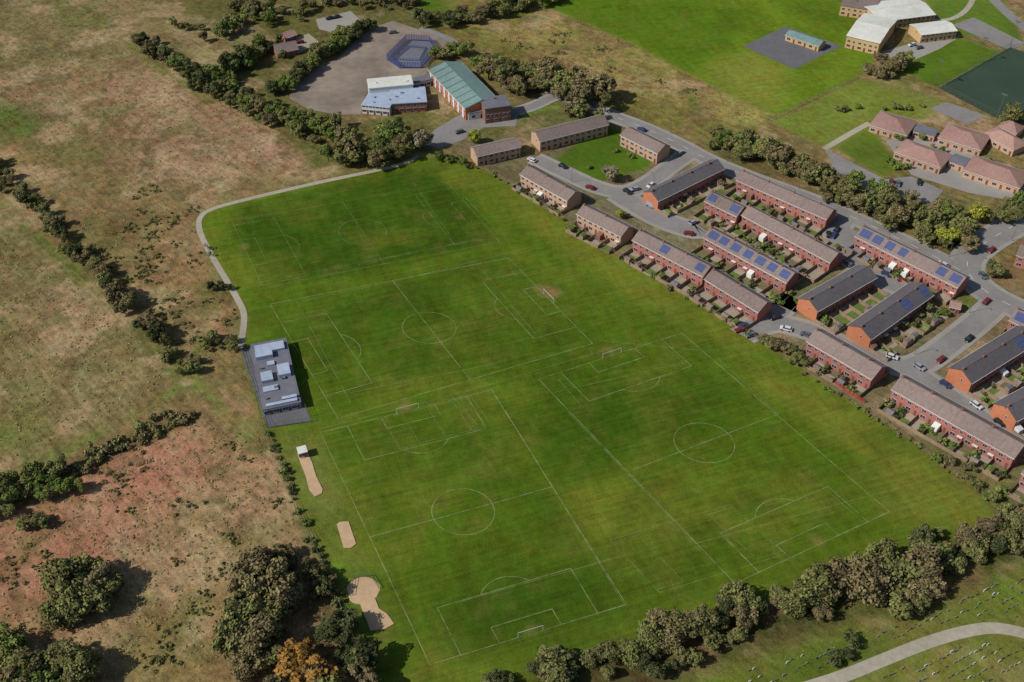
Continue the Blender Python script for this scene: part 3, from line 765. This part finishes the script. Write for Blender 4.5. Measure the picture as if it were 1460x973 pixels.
def band(P,n,spread,hr,kinds,typ='mix'):
    P=G(P); seg=[(b-a).length for a,b in zip(P[:-1],P[1:])]; tot=sum(seg)
    for i in range(n):
        t=(i+random.random())/n*tot; k=0
        while t>seg[k] and k<len(seg)-1: t-=seg[k];k+=1
        p=P[k].lerp(P[k+1],t/seg[k])+Vector((random.gauss(0,spread*.55),random.gauss(0,spread*.55),0))
        h=random.uniform(*hr); kd=random.choice(kinds)
        if typ=='bush': put(P_bush,'shrub',p,h/2.6,kd)
        elif typ=='big': put(P_big,'deciduous_tree',p,h/12,kd)
        elif typ=='bare': put(P_bare,'bare_tree',p,h/10,kd)
        elif typ=='con': put(P_con,'conifer_tree',p,h/10,kd)
        else: put(P_tree if random.random()<.7 else P_bare,'deciduous_tree',p,h/10,kd)
OB=['olive','olive','brown']
band([(680,1005),(800,968),(880,937),(960,912),(1040,888),(1130,864),(1210,840),(1300,815),(1380,788),(1460,762),(1530,738)],80,6,(4.5,8),['olive','brown','olive','dark'],'big')
band([(720,990),(900,925),(1130,855),(1300,810),(1420,768)],60,5,(2.5,5),['olive','brown','dark'])
band([(1150,850),(1240,835),(1290,820),(1310,815)],9,4,(9,12),OB,'big')
band([(1270,870),(1320,850)],4,4,(6,8),['olive','brown'],'big')
band([(930,965),(1000,935),(1060,910)],9,4,(3,5.5),['olive','dark'])
band([(1390,765),(1440,750),(1480,730)],14,4,(4,7),['olive','dark','brown'])
band([(1190,940),(1215,925)],3,2,(4,6),['dark'])
band([(-20,225),(10,262),(40,292),(90,340),(128,378)],34,3.5,(4,7),['olive','dark','brown'])
band([(130,380),(165,428),(200,455),(240,492)],22,3.5,(4.5,8),['olive','brown','dark'])
band([(240,490),(262,540),(285,505),(320,500)],14,4,(2,5),['brown','olive'])
band([(-10,725),(40,705),(92,690)],20,5,(5,8),['olive','dark','green'])
band([(100,680),(170,640),(235,605),(272,592)],34,3,(1.4,4),['olive','brown'],'bush')
band([(40,755),(65,750)],6,3,(3.5,5),['dark','olive'])
band([(85,865),(110,880),(150,860),(130,835),(100,845)],16,4,(7,12),OB,'big')
band([(-10,965),(60,975),(130,965),(20,1000),(0,930)],22,6,(7,11),['olive','green','brown'],'big')
band([(350,870),(385,840),(400,890),(360,920),(345,970)],24,6,(7,13),['brown','olive','brown'],'big')
band([(370,990),(440,1000),(500,980)],8,5,(7,11),['olive','brown'])
band([(418,945),(444,985)],8,2,(9,12),['orange'])
band([(478,900),(500,945),(530,960)],9,3,(5,9),['dark','olive'])
band([(400,790),(440,820),(470,850)],20,5,(2,6),['dark','olive','brown'])
band([(300,415),(325,412)],5,2,(3,5),['dark'])
band([(330,485),(300,500)],5,3,(3,4.5),['olive','dark'])
band([(195,62),(240,88),(290,120),(345,148)],48,6,(4,8),['olive','dark','green','brown'])
band([(300,130),(340,95),(385,70)],34,8,(5,10),['olive','dark','green'])
band([(318,118),(325,112)],2,1,(12,14),['dark'],'con')
band([(345,150),(400,172),(450,190),(500,210)],50,7,(4,8.5),['olive','olive','brown','green'])
band([(490,235),(540,225),(590,215)],30,6,(6,11),['olive','brown','green'])
band([(550,205),(562,200)],4,2,(11,13),['green','dark'])
band([(300,60),(340,35),(400,28),(330,15)],36,9,(4,9),['olive','green','brown'])
band([(388,135),(410,128),(440,105),(480,72),(525,40)],50,3.5,(5,8.5),['green','dark','olive'])
band([(420,30),(470,8),(540,5),(600,15)],26,6,(4,8),['olive','brown'])
band([(600,38),(640,35),(690,28),(740,12),(790,0)],42,6,(5,10),['olive','brown','dark'])
band([(620,85),(660,78),(665,88)],7,2,(6,9),['green','yellow','olive'])
band([(700,112),(720,120),(735,138)],12,3,(9,13),['olive','brown'],'bare')
band([(690,100),(760,112),(800,118)],20,6,(5,10),['olive','green'])
band([(750,130),(790,128),(830,145),(865,150)],34,6,(7,12),['brown','olive','brown'])
band([(800,165),(850,172),(820,150)],8,3,(5,8),['olive','brown'])
band([(675,204),(680,202)],2,1.5,(7,8),['yellow'])
band([(596,215),(604,212)],2,1,(10,12),['pale'],'bare')
band([(868,258),(872,258)],2,.8,(7.5,9),['pale'],'bare')
band([(885,312),(890,310)],1,.2,(4.5,5),['yellow'])
band([(1020,205),(1060,218),(1110,238),(1172,262)],46,6,(6,11),['olive','green','olive','brown'])
band([(1190,278),(1260,308),(1320,332),(1385,350)],52,7,(4,9),['olive','brown','olive'])
band([(1180,262),(1230,275),(1300,300),(1370,315)],28,5,(4,8),['olive','green','brown'])
band([(1347,345),(1352,350)],2,1,(8,9),['yellow'])
band([(1400,320),(1440,312),(1450,290)],10,4,(6,9),['olive','green','yellow'])
band([(1405,385),(1425,385),(1415,400)],5,2,(4,6),['green','olive'])
band([(1090,492),(1120,505),(1145,520)],14,2.5,(3,5.5),['olive','brown'])
band([(1150,535),(1260,606),(1330,655),(1400,705)],26,1.6,(.8,2),['olive','green','brown'],'bush')
band([(1330,650),(1390,690),(1450,730)],18,4,(2,4.2),['olive','green','brown'])
band([(640,222),(690,244),(740,272),(820,324),(930,396),(1080,486)],30,1.4,(.8,1.9),['olive','green','brown'],'bush')
band([(620,225),(660,235)],6,2,(3,5),['green','olive'])
band([(1230,115),(1265,108),(1300,95)],9,4,(5,9),['olive','brown'])
band([(1245,85),(1270,110)],5,2,(5,8),['brown'])
band([(1430,180),(1450,165)],4,2,(7,9),['olive'])
band([(1200,160),(1330,150)],6,3,(2,4),['olive','green'],'bush')
band([(1250,225),(1300,245),(1260,175),(1380,240),(1420,230)],20,3,(1.5,4),['green','olive'],'bush')
band([(780,200),(860,205),(900,235),(820,240)],6,3,(1.5,3),['green','olive'],'bush')
band([(385,620),(415,700),(450,790),(490,880)],36,1.5,(.8,2.4),['dark','olive','green'],'bush')
band([(245,40),(290,45)],4,2,(4,6),['olive'])
band([(1240,465),(1290,470),(1340,450)],14,4,(2,4),['olive','brown','green'])
band([(1080,440),(1130,425),(1190,470)],8,3,(2,4),['olive','green'],'bush')
for p,h in BUSH: put(P_bush,'shrub',p,h/2.6,random.choice(['olive','green','brown','green','dark']))
# tussocks and low scrub as one object
def scat(poly,n):
    P=G(poly); xsP=[p.x for p in P]; ysP=[p.y for p in P]; out=[]
    while len(out)<n:
        x=random.uniform(min(xsP),max(xsP)); y=random.uniform(min(ysP),max(ysP)); ins=False
        for a,b in zip(P,P[1:]+P[:1]):
            if (a.y>y)!=(b.y>y) and x<(b.x-a.x)*(y-a.y)/(b.y-a.y)+a.x: ins=not ins
        if ins: out.append((x,y))
    return out
pts=scat([(-60,-20),(130,-20),(330,150),(430,230),(290,285),(270,310),(340,490),(260,540),(180,440),(-60,200)],1800)
pts+=scat([(-60,760),(120,660),(270,600),(370,625),(430,770),(500,930),(-60,990)],1500)
pts+=scat([(-60,300),(100,400),(250,540),(-60,700)],700)
pts+=scat([(680,45),(830,30),(1090,165),(1010,175),(860,130)],500)
cs=[(x,y,.0) for x,y in pts]; rs=list(rng.uniform(.2,.55,len(cs)))
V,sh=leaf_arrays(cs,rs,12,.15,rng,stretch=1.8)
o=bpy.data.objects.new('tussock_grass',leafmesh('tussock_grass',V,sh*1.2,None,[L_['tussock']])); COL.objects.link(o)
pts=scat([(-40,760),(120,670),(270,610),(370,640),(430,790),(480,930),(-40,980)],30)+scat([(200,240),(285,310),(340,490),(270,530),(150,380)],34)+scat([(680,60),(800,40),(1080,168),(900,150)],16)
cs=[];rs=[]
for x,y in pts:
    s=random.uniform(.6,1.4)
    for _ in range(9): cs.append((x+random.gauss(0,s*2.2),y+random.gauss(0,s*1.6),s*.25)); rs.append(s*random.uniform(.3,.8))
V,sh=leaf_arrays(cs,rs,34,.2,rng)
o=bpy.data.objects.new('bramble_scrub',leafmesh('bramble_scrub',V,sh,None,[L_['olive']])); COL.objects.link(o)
# ---------------------------------------------------------------- cars, sheds, lamps, graves
def car_mesh(paint,van=False):
    mb=MB()
    prof=[(-2.1,.35),(-2.15,.7),(-2.05,.92),(-1.1,1.0),(1.6,.98),(2.1,.9),(2.12,.4)] if not van else [(-2.3,.35),(-2.35,.9),(-2.1,1.15),(2.3,1.15),(2.35,.4)]
    mb.prism([(x,-.85,z) for x,z in prof],[(x,.85,z) for x,z in prof],0)
    b=(-1.15,1.95) if not van else (-1.8,2.28); t=(-.5,1.5) if not van else (-1.2,2.2); z0,z1=(1.0,1.42) if not van else (1.15,2.0)
    B=[(b[0],-.8,z0),(b[1],-.8,z0),(b[1],.8,z0),(b[0],.8,z0)]; Tt=[(t[0],-.62,z1),(t[1],-.62,z1),(t[1],.62,z1),(t[0],.62,z1)]
    mb.prism(B,Tt,1 if not van else 0)
    mb.box(t[0],t[1],-.63,.63,z1+.002,z1+.05,0)
    for x in (-1.3,1.3):
        for y in (-.87,.87): mb.tube((x,y-.1,.32),(x,y+.1,.32),.32,.32,10,2)
    mb.box(-2.17,-2.12,-.75,-.4,.6,.75,3);mb.box(-2.17,-2.12,.4,.75,.6,.75,3)
    return mb.mesh('car',[paint,M['glass'],M['rubber'],M['white']])
CM=[car_mesh(c) for c in CARS]; VM=[car_mesh(CARS[0],True),car_mesh(CARS[2],True)]
def car(p,ang):
    v=random.random()<.06
    o=bpy.data.objects.new('parked_van' if v else 'parked_car',random.choice(VM if v else CM)); COL.objects.link(o)
    o.location=(p.x,p.y,ZZ[0]+.004); o.rotation_euler=(0,0,ang)
USED=[]
def cars_on(P,w,n):
    P=smooth(G(P),2)
    for i in range(n):
        k=min(len(P)-2,int((i+random.uniform(.15,.85))/n*(len(P)-1))); a,b=P[k],P[k+1]; d=(b-a).normalized(); nn=Vector((-d.y,d.x,0))
        sgn=random.choice((-1,1)); p=a.lerp(b,random.random())+nn*sgn*(w/2-.6)
        if any((p-u).length<5 for u in USED): continue
        USED.append(p)
        car(p,math.atan2(d.y,d.x)+(math.pi if sgn>0 else 0))
for i,n in ((3,5),(4,4),(5,5),(6,8),(7,5),(1,2),(8,2)): cars_on(ROADS[i][1],ROADS[i][2],n)
for px,py,an in ((1055,473,.3),(1070,480,.4),(1105,455,.4),(1192,330,1),(1188,338,1),(905,272,.4),(560,48,.2),(470,28,.5),(480,26,.5),(1300,66,.4),(1310,70,.4),(655,190,.5),(1270,262,1.2),(1280,264,1.2),(1310,262,1.2),(428,62,.3)):
    car(g(px,py),an)
sm=MB(); sm.box(-1.2,1.2,-.9,.9,0,1.9); 
sm.prism([(-1.3,-1,1.9),(1.3,-1,1.9),(1.3,0,2.4),(-1.3,0,2.4)],[(-1.3,-1,1.96),(1.3,-1,1.96),(1.3,0,2.46),(-1.3,0,2.46)],1)
sm.prism([(-1.3,0,2.4),(1.3,0,2.4),(1.3,1,1.9),(-1.3,1,1.9)],[(-1.3,0,2.46),(1.3,0,2.46),(1.3,1,1.96),(-1.3,1,1.96)],1)
sm.poly([(-1.2,-.9,1.9),(-1.2,0,2.4),(-1.2,.9,1.9)]); sm.poly([(1.2,-.9,1.9),(1.2,.9,1.9),(1.2,0,2.4)])
SM=[sm.mesh('shed',[M['fence'],M['roof_grey']]),sm.mesh('shed',[M['fence'],M['roof_brown']]),sm.mesh('shed',[M['fence'],M['plot_green']])]
for p,an,r_ in SHEDS:
    o=bpy.data.objects.new('garden_shed',SM[int(r_*3)]); COL.objects.link(o); o.location=(p.x,p.y,.03); o.rotation_euler=(0,0,an+(1.57 if r_>.6 else 0))
lm=MB(); lm.tube((0,0,0),(0,0,7),.1,.06); lm.tube((0,0,7),(1.1,0,7.3),.05,.04); lm.box(.9,1.6,-.14,.14,7.22,7.38)
LM=lm.mesh('street_lamp',[M['metal']])
for i in (1,3,6,7,8):
    P=smooth(G(ROADS[i][1]),2); acc=0
    for a,b in zip(P[:-1],P[1:]):
        acc+=(b-a).length
        if acc>32:
            acc=0; d=(b-a).normalized(); nn=Vector((-d.y,d.x,0)); o=bpy.data.objects.new('street_lamp',LM); COL.objects.link(o)
            p=b+nn*(ROADS[i][2]/2+.7); o.location=(p.x,p.y,0); o.rotation_euler=(0,0,math.atan2(-nn.y,-nn.x))
fl=MB(); fl.tube((0,0,0),(0,0,13),.16,.1); fl.box(-1.2,1.2,-.1,.1,12.8,13)
for x in (-1,-.35,.35,1): fl.box(x-.25,x+.25,-.35,-.1,13,13.5)
FM=fl.mesh('floodlight',[M['metal']])
for p in ((1332,122),(1395,90),(1440,66),(1420,172)):
    o=bpy.data.objects.new('floodlight_mast',FM); COL.objects.link(o); o.location=g(*p); o.rotation_euler=(0,0,2.4)
gr=MB()
a0=math.radians(28); ux=Vector((math.cos(a0),math.sin(a0),0)); uy=Vector((-ux.y,ux.x,0))
PP=[(p.x,p.y) for p in G([(940,1000),(1100,945),(1230,915),(1340,868),(1500,800),(1560,1030),(1000,1030)])]
pathP=G([(1120,990),(1200,966),(1260,941),(1330,913),(1390,897),(1430,895),(1490,912)])
def inside(x,y,P):
    r=False
    for a,b in zip(P,P[1:]+P[:1]):
        if (a[1]>y)!=(b[1]>y) and x<(b[0]-a[0])*(y-a[1])/(b[1]-a[1])+a[0]: r=not r
    return r
c0=g(1300,930)
for i in range(-50,50):
    for j in range(-40,40):
        if random.random()<.35: continue
        p=c0+ux*(i*1.5)+uy*(j*2.6)+Vector((random.gauss(0,.2),random.gauss(0,.2),0))
        if not inside(p.x,p.y,PP): continue
        if min((p-s.lerp(e_,t)).length for s,e_ in zip(pathP[:-1],pathP[1:]) for t in (0,.25,.5,.75,1))<4: continue
        w=random.uniform(.25,.4);h=random.uniform(.5,1.0)
        P=[p-ux*w-uy*.08,p+ux*w-uy*.08,p+ux*w+uy*.08,p-ux*w+uy*.08]
        gr.prism([(v.x,v.y,0) for v in P],[(v.x,v.y,h) for v in P],random.choice([0,0,1,1,2]))
gr.obj('gravestones',[M['stone'],M['asphalt_dark'],M['render_white']])
# ---------------------------------------------------------------- light and camera
Tv=Vector((.88,.33,-.80)).normalized()
sun=bpy.data.lights.new('sun','SUN'); sun.energy=4.3; sun.angle=math.radians(.5); sun.color=(1,.955,.89)
so=bpy.data.objects.new('sun',sun); COL.objects.link(so); so.rotation_euler=Tv.to_track_quat('-Z','Y').to_euler(); so.location=(-200,0,300)
w=bpy.data.worlds.new('World'); scene.world=w; w.use_nodes=True; nt=w.node_tree
sk=nt.nodes.new('ShaderNodeTexSky'); sk.sky_type='NISHITA'; sk.sun_disc=False
sk.sun_elevation=math.asin(-Tv.z); sk.sun_rotation=math.atan2(-Tv.x,-Tv.y)
nt.links.new(sk.outputs[0],nt.nodes['Background'].inputs[0]); nt.nodes['Background'].inputs[1].default_value=.08
cam=bpy.data.cameras.new('camera'); co=bpy.data.objects.new('camera',cam); COL.objects.link(co)
cam.sensor_width=36; cam.lens=36*F/1460; cam.clip_end=9000; cam.clip_start=1
co.location=(0,0,H); co.rotation_euler=(math.pi/2-D0,0,0)
scene.camera=co
scene.view_settings.view_transform='Standard'; scene.view_settings.look='None'; scene.view_settings.exposure=0
